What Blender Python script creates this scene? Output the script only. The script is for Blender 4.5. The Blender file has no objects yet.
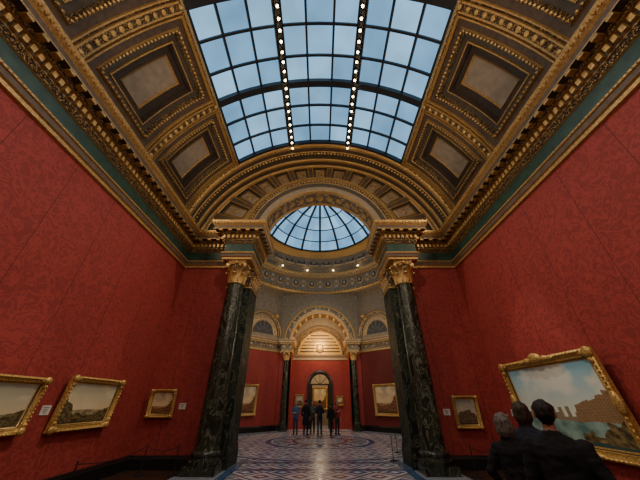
import bpy, bmesh, math, random
from math import sin, cos, pi, radians, sqrt
from mathutils import Vector, Matrix, kdtree, noise as mnoise
random.seed(4)
H0 = 1.6
# ------------------------------------------------------------------ materials
M = {}
def newmat(name):
    m = bpy.data.materials.new(name); m.use_nodes = True
    nt = m.node_tree; b = nt.nodes["Principled BSDF"]; M[name] = m
    return m, nt, b
def N(nt, t, **kw):
    n = nt.nodes.new(t)
    for k, v in kw.items():
        if k in n.inputs: n.inputs[k].default_value = v
        else: setattr(n, k, v)
    return n
def L(nt, a, b): nt.links.new(a, b)
def coords(nt, kind="Object", scale=(1,1,1), rot=(0,0,0)):
    tc = N(nt, "ShaderNodeTexCoord"); mp = N(nt, "ShaderNodeMapping")
    mp.inputs["Scale"].default_value = scale; mp.inputs["Rotation"].default_value = rot
    L(nt, tc.outputs[kind], mp.inputs["Vector"]); return mp.outputs["Vector"]
def ramp(nt, fac, stops, interp='LINEAR'):
    r = N(nt, "ShaderNodeValToRGB"); r.color_ramp.interpolation = interp
    e = r.color_ramp.elements
    while len(e) < len(stops): e.new(0.5)
    for i, (p, c) in enumerate(stops):
        e[i].position = p; e[i].color = (c[0], c[1], c[2], 1)
    L(nt, fac, r.inputs["Fac"]); return r.outputs["Color"]
def bump(nt, b, h, strength=0.3, dist=0.02):
    n = N(nt, "ShaderNodeBump"); n.inputs["Strength"].default_value = strength; n.inputs["Distance"].default_value = dist
    L(nt, h, n.inputs["Height"]); L(nt, n.outputs["Normal"], b.inputs["Normal"])
def simple(name, col, rough=0.6, metal=0.0, nscale=6.0, var=0.25, bstr=0.15):
    m, nt, b = newmat(name)
    v = coords(nt); n = N(nt, "ShaderNodeTexNoise"); n.inputs["Scale"].default_value = nscale; n.inputs["Detail"].default_value = 5
    L(nt, v, n.inputs["Vector"])
    c = ramp(nt, n.outputs["Fac"], [(0.3, [x*(1-var) for x in col]), (0.7, [min(1, x*(1+var)) for x in col])])
    L(nt, c, b.inputs["Base Color"]); b.inputs["Roughness"].default_value = rough; b.inputs["Metallic"].default_value = metal
    if bstr: bump(nt, b, n.outputs["Fac"], bstr)
    return m
simple("brown", (0.14, 0.098, 0.066), 0.6, 0, 9)
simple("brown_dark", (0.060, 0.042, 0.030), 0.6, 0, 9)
simple("olive", (0.11, 0.092, 0.063), 0.55, 0, 8)
simple("beige", (0.38, 0.31, 0.225), 0.6, 0, 5, 0.15)
simple("cream", (0.46, 0.37, 0.25), 0.6, 0, 5, 0.15)
simple("green", (0.03, 0.075, 0.055), 0.4, 0, 5, 0.3)
simple("gold", (0.56, 0.35, 0.12), 0.40, 0.4, 25, 0.35, 0.3)
simple("gold_bright", (0.78, 0.51, 0.18), 0.40, 0.35, 20, 0.3, 0.3)
simple("frame_gold", (0.66, 0.42, 0.13), 0.38, 0.45, 40, 0.5, 0.6)
simple("iron", (0.02, 0.022, 0.026), 0.5, 0.3, 10, 0.2, 0)
simple("base_black", (0.012, 0.012, 0.012), 0.3, 0, 4, 0.3, 0.05)
simple("wood_floor", (0.06, 0.03, 0.018), 0.3, 0, 4, 0.3, 0.05)
simple("white_card", (0.75, 0.73, 0.68), 0.6, 0, 4, 0.03, 0)
simple("door_dark", (0.025, 0.015, 0.01), 0.35, 0, 4, 0.3, 0.05)
simple("stone_grey", (0.25, 0.205, 0.14), 0.6, 0, 5, 0.2)
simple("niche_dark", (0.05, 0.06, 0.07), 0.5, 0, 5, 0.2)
def ornament(name, c0, c1, scale, metal=0.3):
    m, nt, b = newmat(name)
    v = coords(nt)
    a = N(nt, "ShaderNodeTexVoronoi"); a.inputs["Scale"].default_value = scale
    L(nt, v, a.inputs["Vector"])
    c = ramp(nt, a.outputs["Distance"], [(0.25, c1), (0.5, c0)])
    L(nt, c, b.inputs["Base Color"]); b.inputs["Metallic"].default_value = metal; b.inputs["Roughness"].default_value = 0.4
    mm = N(nt, "ShaderNodeMath", operation='MULTIPLY'); mm.inputs[1].default_value = -1
    L(nt, a.outputs["Distance"], mm.inputs[0]); bump(nt, b, mm.outputs[0], 0.8, 0.03)
ornament("gold_orn", (0.10, 0.066, 0.04), (0.54, 0.35, 0.13), 14)
ornament("cream_orn", (0.15, 0.125, 0.09), (0.54, 0.43, 0.27), 6, 0.05)
ornament("gold_orn_fine", (0.085, 0.055, 0.03), (0.56, 0.36, 0.12), 26)
# red damask
m, nt, b = newmat("red_damask")
tc = N(nt, "ShaderNodeTexCoord"); sx = N(nt, "ShaderNodeSeparateXYZ"); L(nt, tc.outputs["Object"], sx.inputs[0])
ad = N(nt, "ShaderNodeMath", operation='ADD'); L(nt, sx.outputs["X"], ad.inputs[0]); L(nt, sx.outputs["Y"], ad.inputs[1])
cb = N(nt, "ShaderNodeCombineXYZ"); L(nt, ad.outputs[0], cb.inputs["X"]); L(nt, sx.outputs["Z"], cb.inputs["Y"])
nz = N(nt, "ShaderNodeTexNoise"); nz.inputs["Scale"].default_value = 3.8; nz.inputs["Detail"].default_value = 2.5; nz.inputs["Distortion"].default_value = 2.2
L(nt, cb.outputs[0], nz.inputs["Vector"])
dam = ramp(nt, nz.outputs["Fac"], [(0.41, (0.275, 0.032, 0.027)), (0.47, (0.385, 0.048, 0.039)), (0.52, (0.39, 0.049, 0.040)), (0.58, (0.28, 0.033, 0.028))])
dv = N(nt, "ShaderNodeMath", operation='DIVIDE'); dv.inputs[1].default_value = 1.22; L(nt, ad.outputs[0], dv.inputs[0])
fr = N(nt, "ShaderNodeMath", operation='FRACT'); L(nt, dv.outputs[0], fr.inputs[0])
seam = N(nt, "ShaderNodeMath", operation='LESS_THAN'); seam.inputs[1].default_value = 0.012; L(nt, fr.outputs[0], seam.inputs[0])
mx = N(nt, "ShaderNodeMixRGB"); mx.inputs["Color2"].default_value = (0.14, 0.014, 0.012, 1)
L(nt, seam.outputs[0], mx.inputs["Fac"]); L(nt, dam, mx.inputs["Color1"]); L(nt, mx.outputs[0], b.inputs["Base Color"])
b.inputs["Roughness"].default_value = 0.7
bump(nt, b, nz.outputs["Fac"], 0.15, 0.02)
# dark veined marble
for mn_, rg_ in (("marble_dark", .26), ("marble_honed", .6)):
    m, nt, b = newmat(mn_)
    v = coords(nt, scale=(1, 1, 0.45))
    n1 = N(nt, "ShaderNodeTexNoise"); n1.inputs["Scale"].default_value = 3.4; n1.inputs["Detail"].default_value = 8; n1.inputs["Distortion"].default_value = 1.6
    L(nt, v, n1.inputs["Vector"])
    c = ramp(nt, n1.outputs["Fac"], [(0.38, (0.010, 0.016, 0.011)), (0.47, (0.018, 0.028, 0.018)), (0.495, (0.17, 0.18, 0.12)), (0.515, (0.016, 0.024, 0.016)), (0.62, (0.045, 0.055, 0.035)), (0.7, (0.012, 0.017, 0.011))])
    L(nt, c, b.inputs["Base Color"]); b.inputs["Roughness"].default_value = rg_
    if rg_ > .5: b.inputs["Specular IOR Level"].default_value = .2
for nm, cc in (("floor_white", (0.72, 0.76, 0.80)), ("floor_blue", (0.06, 0.13, 0.24)), ("floor_brown", (0.30, 0.10, 0.05)), ("floor_grey", (0.32, 0.37, 0.42))):
    simple(nm, cc, 0.25, 0, 3, 0.15, 0)
def emis(name, col, s, tex=True):
    m, nt, b = newmat(name)
    nt.nodes.remove(b); e = N(nt, "ShaderNodeEmission"); e.inputs["Strength"].default_value = s
    if tex:
        v = coords(nt); n = N(nt, "ShaderNodeTexNoise"); n.inputs["Scale"].default_value = 0.8; L(nt, v, n.inputs["Vector"])
        c = ramp(nt, n.outputs["Fac"], [(0.3, [x*0.80 for x in col]), (0.7, [x*1.18 for x in col])]); L(nt, c, e.inputs["Color"])
    else: e.inputs["Color"].default_value = (*col, 1)
    L(nt, e.outputs[0], nt.nodes["Material Output"].inputs["Surface"])
emis("glass_a", (0.22, 0.45, 0.69), 1.25); emis("glass_b", (0.19, 0.41, 0.65), 1.15); emis("glass_c", (0.26, 0.50, 0.73), 1.35)
emis("lamp_glow", (1.0, 0.75, 0.4), 18, False)
# ------------------------------------------------------------------ mesh builder
class MB:
    def __init__(s): s.v = []; s.f = []; s.m = []; s.mats = []
    def mi(s, n):
        if n not in s.mats: s.mats.append(n)
        return s.mats.index(n)
    def poly(s, pts, mat):
        i = len(s.v); s.v += [tuple(p) for p in pts]; s.f.append(tuple(range(i, i+len(pts)))); s.m.append(s.mi(mat))
    def grid(s, rows, mat, closed=False):
        i0 = len(s.v); n = len(rows[0])
        for r in rows: s.v += [tuple(p) for p in r]
        for a in range(len(rows)-1):
            mm = s.mi(mat if isinstance(mat, str) else mat[a])
            for b in range(n if closed else n-1):
                c = (b+1) % n
                s.f.append((i0+a*n+b, i0+a*n+c, i0+(a+1)*n+c, i0+(a+1)*n+b)); s.m.append(mm)
    def box(s, c, d, mat, R=None):
        R = R or Matrix.Identity(3); c = Vector(c)
        P = [c + R @ Vector((x*d[0]/2, y*d[1]/2, z*d[2]/2)) for x in (-1,1) for y in (-1,1) for z in (-1,1)]
        i = len(s.v); s.v += [tuple(p) for p in P]; k = s.mi(mat)
        for q in ((0,1,3,2),(4,6,7,5),(0,4,5,1),(2,3,7,6),(0,2,6,4),(1,5,7,3)):
            s.f.append(tuple(i+a for a in q)); s.m.append(k)
    def ell(s, c, r, mat, R=None, nu=8, nv=5):
        R = R or Matrix.Identity(3); c = Vector(c); rows = []
        for j in range(nv+1):
            t = -pi/2 + pi*j/nv
            tt = max(-pi/2+0.02, min(pi/2-0.02, t))
            rows.append([c + R @ Vector((r[0]*cos(tt)*cos(2*pi*i/nu), r[1]*cos(tt)*sin(2*pi*i/nu), r[2]*sin(tt))) for i in range(nu)])
        i0 = len(s.v); s.grid(rows, mat, True)
        k = s.mi(mat); s.f.append(tuple(i0+i for i in range(nu))[::-1]); s.m.append(k)
        s.f.append(tuple(i0+nv*nu+i for i in range(nu))); s.m.append(k)
    def octa(s, c, r, mat):
        c = Vector(c); i = len(s.v); k = s.mi(mat)
        s.v += [tuple(c+Vector(d)*r) for d in ((1,0,0),(-1,0,0),(0,1,0),(0,-1,0),(0,0,1),(0,0,-1))]
        for q in ((0,2,4),(2,1,4),(1,3,4),(3,0,4),(2,0,5),(1,2,5),(3,1,5),(0,3,5)):
            s.f.append(tuple(i+a for a in q)); s.m.append(k)
    def tube(s, p0, p1, r0, r1, mat, n=10, caps=4, flat=1.0):
        p0 = Vector(p0); p1 = Vector(p1); d = (p1-p0); Ln = d.length or 1e-5; d = d/Ln
        a = d.orthogonal().normalized() if abs(d.x) > 0.9 or abs(d.z) < 0.7 else (Vector((1,0,0)) - d*d.x).normalized()
        bb = d.cross(a); rows = []
        prof = [(-r0*cos(t*pi/2/caps), r0*max(0.03, sin(t*pi/2/caps))) for t in range(caps+1)] + [(Ln + r1*sin(t*pi/2/caps), r1*max(0.03, cos(t*pi/2/caps))) for t in range(caps+1)]
        for h, r in prof:
            rows.append([p0 + d*h + (a*cos(2*pi*i/n) + bb*sin(2*pi*i/n)*flat)*r for i in range(n)])
        i0 = len(s.v); s.grid(rows, mat, True); k = s.mi(mat)
        s.f.append(tuple(i0+i for i in range(n))[::-1]); s.m.append(k)
        e = i0+(len(rows)-1)*n; s.f.append(tuple(e+i for i in range(n))); s.m.append(k)
    def loft(s, rings, mat, n=16):
        rows = [[(cx + rx*cos(2*pi*i/n), cy + ry*sin(2*pi*i/n), z) for i in range(n)] for (z, rx, ry, cx, cy) in rings]
        i0 = len(s.v); s.grid(rows, mat, True); k = s.mi(mat)
        s.f.append(tuple(i0+i for i in range(n))[::-1]); s.m.append(k)
        e = i0+(len(rows)-1)*n; s.f.append(tuple(e+i for i in range(n))); s.m.append(k)
    def lathe(s, cx, cy, prof, n=24):
        rows = [[(cx + r*cos(2*pi*i/n), cy + r*sin(2*pi*i/n), z) for i in range(n)] for (r, z, _) in prof]
        s.grid(rows, [p[2] for p in prof], True)
    def sweep(s, path, prof, mapf, closed=False):
        n = len(path); ms = []
        for i in range(n):
            def nrm(a, b):
                dx, dy = b[0]-a[0], b[1]-a[1]; l = sqrt(dx*dx+dy*dy); return (dy/l, -dx/l)
            if closed or 0 < i < n-1:
                n1 = nrm(path[i-1], path[i]); n2 = nrm(path[i], path[(i+1) % n])
                k = 1 + n1[0]*n2[0]+n1[1]*n2[1]; ms.append(((n1[0]+n2[0])/k, (n1[1]+n2[1])/k))
            elif i == 0: ms.append(nrm(path[0], path[1]))
            else: ms.append(nrm(path[-2], path[-1]))
        rows = [[mapf(path[i][0]+ms[i][0]*o, path[i][1]+ms[i][1]*o, h) for i in range(n)] for (o, h, _) in prof]
        s.grid(rows, [p[2] for p in prof], closed)
        return ms
    def finish(s, name, smooth=False, parent=None, angle=None, loc=None, rotz=None):
        me = bpy.data.meshes.new(name); me.from_pydata(s.v, [], s.f)
        for n in s.mats: me.materials.append(M[n])
        me.polygons.foreach_set("material_index", s.m)
        bm = bmesh.new(); bm.from_mesh(me); bmesh.ops.recalc_face_normals(bm, faces=bm.faces); bm.to_mesh(me); bm.free()
        if smooth: me.polygons.foreach_set("use_smooth", [True]*len(me.polygons))
        o = bpy.data.objects.new(name, me); bpy.context.collection.objects.link(o)
        if smooth and angle:
            try: me.set_sharp_from_angle(angle=radians(angle))
            except Exception: pass
        if parent: o.parent = parent
        if loc is not None: o.location = loc
        if rotz is not None: o.rotation_euler = (0, 0, rotz)
        return o
def offpath(path, ms_off):
    n = len(path); out = []
    def nrm(a, b):
        dx, dy = b[0]-a[0], b[1]-a[1]; l = sqrt(dx*dx+dy*dy); return (dy/l, -dx/l)
    for i in range(n):
        if 0 < i < n-1:
            n1 = nrm(path[i-1], path[i]); n2 = nrm(path[i], path[i+1]); k = 1+n1[0]*n2[0]+n1[1]*n2[1]
            m = ((n1[0]+n2[0])/k, (n1[1]+n2[1])/k)
        elif i == 0: m = nrm(path[0], path[1])
        else: m = nrm(path[-2], path[-1])
        out.append((path[i][0]+m[0]*ms_off, path[i][1]+m[1]*ms_off))
    return out
def along(path, step):
    for a, b in zip(path[:-1], path[1:]):
        dx, dy = b[0]-a[0], b[1]-a[1]; l = sqrt(dx*dx+dy*dy)
        if l < step*0.6: continue
        k = max(1, int(l/step))
        for i in range(k):
            t = (i+0.5)/k; yield (a[0]+dx*t, a[1]+dy*t, math.atan2(dy, dx))
# ------------------------------------------------------------------ dimensions
W = 5.4; YE = 9.6; YB = -5.48; ZC = 6.57; R = 5.33; BAY = 2.73; Y1 = 8.17
AZ = 7.6; AR = 2.55; TH = 1.0; CY = 16.0
def P(a, y, r): return (r*cos(a), y, ZC + r*sin(a))
# ------------------------------------------------------------------ side walls
for sgn, nm in ((-1, "left"), (1, "right")):
    mb = MB(); mb.box((sgn*(W+0.1), (YB+YE)/2+0.5, 3.1), (0.2, YE-YB+1.0, 6.2), "red_damask"); mb.finish("wall_"+nm)
mb = MB(); mb.box((0, YB-0.1, 6.1), (2*W+0.4, 0.2, 12.4), "red_damask"); mb.finish("wall_back")
# end wall
mb = MB()
for sg in (-1, 1):
    mb.box((sg*(2.65+W)/2, YE+TH/2, 3.1), (W-2.65, TH, 6.2), "red_damask")
    mb.box((sg*(2.65+W)/2, YE+TH/2+0.01, 6.95), (W-2.65, TH-0.02, 1.5), "brown")
def outer(th, RR=R+0.1):
    c, s_ = cos(th), sin(th); return -1.03*s_ + sqrt(RR*RR - (1.03*c)**2)
def T(th, f, y):
    ri = 3.3; ro = outer(th); r = ri + (ro-ri)*f
    return (r*cos(th), y, AZ + r*sin(th))
NP = 13; th0, th1 = 0.0, pi
def tpan(a0, a1, f0, f1, y, lv):
    cur = (a0, a1, f0, f1, y)
    for (da, df, ny, mat) in lv:
        nx = (cur[0]+da, cur[1]-da, cur[2]+df, cur[3]-df, ny); n = 4
        def edge(q, k):
            A0, A1, F0, F1, yy = q; pts = []
            for i in range(n+1): pts.append(T(A0+(A1-A0)*i/n, F0, yy))
            for i in range(n+1): pts.append(T(A1-(A1-A0)*i/n, F1, yy))
            return pts
        mb.grid([edge(cur, 0), edge(nx, 0)], mat, True); cur = nx
    A0, A1, F0, F1, yy = cur; n = 4
    mb.grid([[T(A0+(A1-A0)*i/n, F0, yy) for i in range(n+1)], [T(A0+(A1-A0)*i/n, F1, yy) for i in range(n+1)]], "beige")
    cx = T((A0+A1)/2, (F0+F1)/2, yy-0.03); mb.ell(cx, (0.13, 0.05, 0.13), "gold", nu=8, nv=4)
for i in range(NP):
    a0 = th0+(th1-th0)*i/NP; a1 = th0+(th1-th0)*(i+1)/NP
    tpan(a0, a1, 0, 1, YE, [(0.022, 0.1, YE, "brown"), (0.008, 0.035, YE-0.05, "gold"), (0.008, 0.035, YE, "gold"), (0.0, 0.0, YE+0.10, "brown_dark"), (0.018, 0.07, YE+0.10, "olive"), (0.008, 0.035, YE+0.06, "gold"), (0.005, 0.02, YE+0.12, "gold")])
for i in range(24):
    a0 = pi*i/24; a1 = pi*(i+1)/24
    mb.poly([(AR*cos(a0), YE+TH, AZ+AR*sin(a0)), (AR*cos(a1), YE+TH, AZ+AR*sin(a1)), (6.2*cos(a1), YE+TH, AZ+6.2*sin(a1)), (6.2*cos(a0), YE+TH, AZ+6.2*sin(a0))], "stone_grey")
mb.finish("wall_end")
mb = MB()
def arc(mb, cx, cz, prof, a0, a1, n, yflip=1):
    rows = [[(cx + r*cos(a0+(a1-a0)*i/n), y, cz + r*sin(a0+(a1-a0)*i/n)) for i in range(n+1)] for (r, y, _) in prof]
    mb.grid(rows, [p[2] for p in prof])
arc(mb, 0, AZ, [(3.42, YE+0.02, "gold"), (3.42, YE-0.14, "gold"), (3.34, YE-0.2, "gold"), (3.28, YE-0.2, "gold"), (3.24, YE-0.12, "gold_orn"), (3.08, YE-0.12, "gold"), (3.04, YE-0.09, "olive"), (2.84, YE-0.09, "gold"), (2.82, YE-0.06, "cream"), (2.66, YE-0.06, "gold"), (2.62, YE-0.1, "gold"), (AR, YE-0.08, "gold"), (AR, YE+0.1, "brown"), (AR+0.05, YE+0.14, "cream_orn"), (AR+0.05, YE+0.86, "gold"), (AR, YE+0.9, "gold"), (AR, YE+1.0, "gold"), (AR+0.3, YE+1.04, "gold")], 0, pi, 64)
for i in range(72):
    a = pi*(i+0.5)/72; mb.octa((3.16*cos(a), YE-0.14, AZ+3.16*sin(a)), 0.05, "gold_bright")
for i in range(17):
    a = pi*(i+0.5)/17
    Rm = Matrix.Rotation(-(a-pi/2), 3, 'Y')
    mb.ell(((AR+0.03)*cos(a), YE+0.5, AZ+(AR+0.03)*sin(a)), (0.15, 0.2, 0.05), "gold", Rm, 10, 4)
for k in range(-1, 2, 2):
    mb.box((k*(AR+0.4), YE+0.5, AZ-0.05), (0.8, 1.0, 0.2), "gold")
mb.finish("trim_6", True, angle=35)
# ------------------------------------------------------------------ vault ceiling
mb = MB()
A_LO, A_HI = radians(11), radians(47.6)
def rect_ring(sd, q, n=5):
    a0, a1, y0, y1, r = q
    def PP(a, y): return P(a if sd > 0 else pi-a, y, r)
    pts = [PP(a0+(a1-a0)*i/n, y0) for i in range(n+1)] + [PP(a1+(a0-a1)*i/n, y1) for i in range(n+1)]
    return pts
bays = []
y = Y1
while y > YB+0.1: bays.append((y-BAY, y)); y -= BAY
for sd in (-1, 1):
    for (y0, y1) in bays:
        cur = [A_LO, A_HI, y0, y1, R]
        def step(da0, da1, dy, r, mat):
            global cur
            nx = [cur[0]+da0/R, cur[1]-da1/R, cur[2]+dy, cur[3]-dy, r]
            mb.grid([rect_ring(sd, cur), rect_ring(sd, nx)], mat, True); cur = nx
        step(0.30, 0.12, 0.16, R, "gold_orn")
        step(0.02, 0.02, 0.02, R-0.06, "gold"); step(0.03, 0.03, 0.03, R-0.06, "gold"); step(0.01, 0.01, 0.01, R+0.02, "gold")
        step(0.17, 0.15, 0.17, R+0.02, "brown")
        step(0.02, 0.02, 0.02, R-0.05, "gold"); step(0.04, 0.04, 0.04, R-0.05, "gold_orn_fine"); bq = list(cur)
        step(0.05, 0.05, 0.05, R+0.12, "gold_orn_fine")
        step(0.15, 0.15, 0.15, R+0.12, "olive")
        step(0.02, 0.02, 0.02, R+0.08, "gold"); step(0.03, 0.03, 0.03, R+0.08, "gold")
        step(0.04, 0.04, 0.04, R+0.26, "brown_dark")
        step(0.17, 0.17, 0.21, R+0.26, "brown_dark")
        step(0.02, 0.02, 0.02, R+0.22, "gold"); step(0.03, 0.03, 0.03, R+0.28, "gold")
        n = 5; rr = cur
        mb.grid([[P((rr[0]+(rr[1]-rr[0])*i/n) if sd > 0 else pi-(rr[0]+(rr[1]-rr[0])*i/n), yy, rr[4]) for i in range(n+1)] for yy in (rr[2], rr[3])], "beige")
        a0, a1, yy0, yy1, r = bq
        k = int((yy1-yy0)/0.11)
        for i in range(k):
            for a in (a0, a1):
                mb.octa(P(a if sd > 0 else pi-a, yy0+(yy1-yy0)*(i+.5)/k, r), 0.04, "gold_bright")
        k = int((a1-a0)*R/0.11)
        for i in range(k):
            for yy in (yy0, yy1):
                a = a0+(a1-a0)*(i+.5)/k; mb.octa(P(a if sd > 0 else pi-a, yy, r), 0.04, "gold_bright")
for (y0, y1) in bays + [(Y1, Y1)]:
    yb = y0 if y0 != Y1 else Y1
    for (a0, a1) in ((A_LO, A_HI), (pi-A_HI, pi-A_LO)):
        arc(mb, 0, ZC, [(R+0.01, yb-0.13, "gold"), (R-0.08, yb-0.12, "gold"), (R-0.08, yb-0.08, "gold_orn_fine"), (R-0.08, yb+0.08, "gold"), (R-0.08, yb+0.12, "gold"), (R+0.01, yb+0.13, "gold")], a0, a1, 16)
        for i in range(14):
            a = a0+(a1-a0)*(i+.5)/14; mb.ell(P(a, yb, R-0.09), (0.05, 0.07, 0.07), "gold_bright", nu=6, nv=4)
for sd in (-1, 1):
    rows = [[P(radians(t) if sd > 0 else pi-radians(t), yy, rr) for yy in (YB, Y1)] for t, rr in ((46.0, R), (46.2, R-0.1), (46.6, R-0.12), (47.2, R-0.1), (47.7, R-0.05), (47.8, R+0.3))]
    mb.grid(rows, ["gold", "gold_orn_fine", "gold", "gold", "brown"])
arc(mb, 0, ZC, [(R+0.3, Y1-0.02, "brown"), (R-0.08, Y1-0.02, "gold"), (R-0.14, Y1+0.05, "gold"), (R-0.14, Y1+0.15, "gold"), (R-0.04, Y1+0.2, "brown"), (R-0.04, Y1+0.42, "gold"), (R-0.08, Y1+0.45, "gold_orn_fine"), (R-0.08, Y1+0.6, "gold"), (R-0.02, Y1+0.64, "olive"), (R-0.02, Y1+0.9, "gold"), (R-0.10, Y1+0.94, "gold"), (R-0.10, Y1+1.04, "brown"), (R-0.02, Y1+1.08, "brown"), (R-0.02, YE-0.12, "gold"), (R-0.10, YE-0.08, "gold"), (R-0.12, YE+0.0, "gold"), (R, YE+0.1, "gold")], radians(9), pi-radians(9), 72)
for i in range(90):
    a = radians(12)+(pi-radians(24))*(i+.5)/90; mb.octa(P(a, Y1+0.52, R-0.1), 0.06, "gold_bright")
arc(mb, 0, ZC, [(R+0.4, YB, "brown"), (R-0.1, YB, "brown"), (R-0.1, YB+0.1, "gold")], 0, pi, 40)
mb.finish("ceiling")
# ------------------------------------------------------------------ entablature
prof = [(0.0, 6.14, "gold"), (.06, 6.16, "gold"), (.06, 6.24, "gold"), (.10, 6.27, "brown"), (.10, 6.38, "gold"), (.13, 6.40, "gold"), (.13, 6.44, "brown"), (.04, 6.46, "green"),
        (.04, 6.84, "gold"), (.08, 6.86, "gold_orn_fine"), (.14, 6.97, "gold"), (.14, 6.99, "brown"), (.14, 7.16, "gold"), (.25, 7.18, "gold_orn_fine"), (.29, 7.26, "brown_dark"), (.44, 7.28, "gold"),
        (.44, 7.31, "brown"), (.44, 7.42, "gold"), (.50, 7.50, "gold"), (.53, 7.58, "gold"), (.54, 7.62, "brown"), (-0.2, 7.70, "brown")]
path = [(-W, YB), (-W, YE), (-3.6, YE), (-3.6, 8.86), (-2.62, 8.86), (-2.62, YE+TH+0.02)]
for sg, nm in ((1, "left"), (-1, "right")):
    mb = MB(); mp = lambda x, y, h: (x*sg, y, h)
    mb.sweep(path, prof, mp)
    for (x, y, a) in along(offpath(path, .17), 0.15):
        mb.box((x*sg, y, 7.07), (0.085, 0.12, 0.13), "gold_bright", Matrix.Rotation(a*sg, 3, 'Z'))
    for (x, y, a) in along(offpath(path, .36), 0.30):
        mb.box((x*sg, y, 7.25), (0.13, 0.15, 0.07), "gold", Matrix.Rotation(a*sg, 3, 'Z'))
    for (x, y, a) in along(offpath(path, .12), 0.085):
        mb.octa((x*sg, y, 6.42), 0.032, "gold_bright")
    for (x, y, a) in along(offpath(path, .52), 0.12):
        mb.octa((x*sg, y, 7.53), 0.045, "gold_bright")
    mb.box((sg*-3.11, 9.3, 6.8), (0.94, 0.85, 1.3), "brown")
    mb.box((sg*-3.11, 9.3, 6.16), (0.96, 0.86, 0.04), "gold")
    mb.finish("trim_1" if sg > 0 else "trim_2")
for sg, nm in ((1, "left"), (-1, "right")):
    mb = MB(); pth = [(-W, YB), (-W, YE), (-2.66, YE)]
    mb.sweep(pth, [(0.0, 0.0, "base_black"), (.06, 0.0, "base_black"), (.06, 0.24, "base_black"), (.04, 0.27, "base_black"), (0.03, 0.3, "base_black"), (0, .32, "base_black")], lambda x, y, h: (x*sg, y, h))
    mb.finish("baseboard_"+nm)
# ------------------------------------------------------------------ skylight
mb = MB(); a0, a1 = radians(47.6), pi-radians(47.6); yS, yE_ = YB, Y1
NA = 9; rows_y = []
for (b0, b1) in bays: rows_y += [b1, b1-BAY/3, b1-2*BAY/3]
rows_y.append(bays[-1][0])
RG = R+0.12
for j in range(len(rows_y)-1):
    for i in range(NA):
        m_ = random.choice(["glass_a", "glass_b", "glass_c"])
        t0 = a0+(a1-a0)*i/NA; t1 = a0+(a1-a0)*(i+1)/NA; tm = (t0+t1)/2
        mb.grid([[P(t, yy, RG) for t in (t0, tm, t1)] for yy in (rows_y[j+1], rows_y[j])], m_)
def longbar(aa, w, r0, r1, mat="iron"):
    da = w/2/R
    for (p, q) in (((aa-da, r0), (aa+da, r0)), ((aa-da, r0), (aa-da, r1)), ((aa+da, r0), (aa+da, r1))):
        mb.grid([[P(p[0], yy, p[1]) for yy in (yS, yE_)], [P(q[0], yy, q[1]) for yy in (yS, yE_)]], mat)
for i in range(NA+1):
    aa = a0+(a1-a0)*i/NA
    if i in (0, NA): longbar(aa, 0.18, R-0.04, RG+0.02)
    elif i in (3, 6): longbar(aa, 0.15, R-0.1, RG+0.02); longbar(aa, 0.28, R, RG+0.02)
    else: longbar(aa, 0.07, R+0.03, RG+0.01)
for k, yy in enumerate(rows_y):
    w, r0 = (0.11, R-0.08) if k % 3 == 0 else (0.035, R+0.03)
    arc(mb, 0, ZC, [(RG+.02, yy-w, "iron"), (r0, yy-w, "iron"), (r0, yy+w, "iron"), (RG+.02, yy+w, "iron")], a0, a1, 36)
mb.finish("window_1")
mb = MB()
for i in (3, 6):
    aa = a0+(a1-a0)*i/NA; yy = YB+0.3
    while yy < Y1:
        c = Vector(P(aa, yy, R-0.2)); 
        mb.tube(c+Vector((0, 0, 0.1)), c, 0.02, 0.04, "iron", 8, 2)
        mb.ell(c-Vector((0, 0, 0.045)), (0.042, 0.042, 0.036), "lamp_glow", nu=8, nv=5)
        yy += 0.42 if int(yy*10) % 3 else 0.30
mb.finish("track_spotlights")
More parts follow.
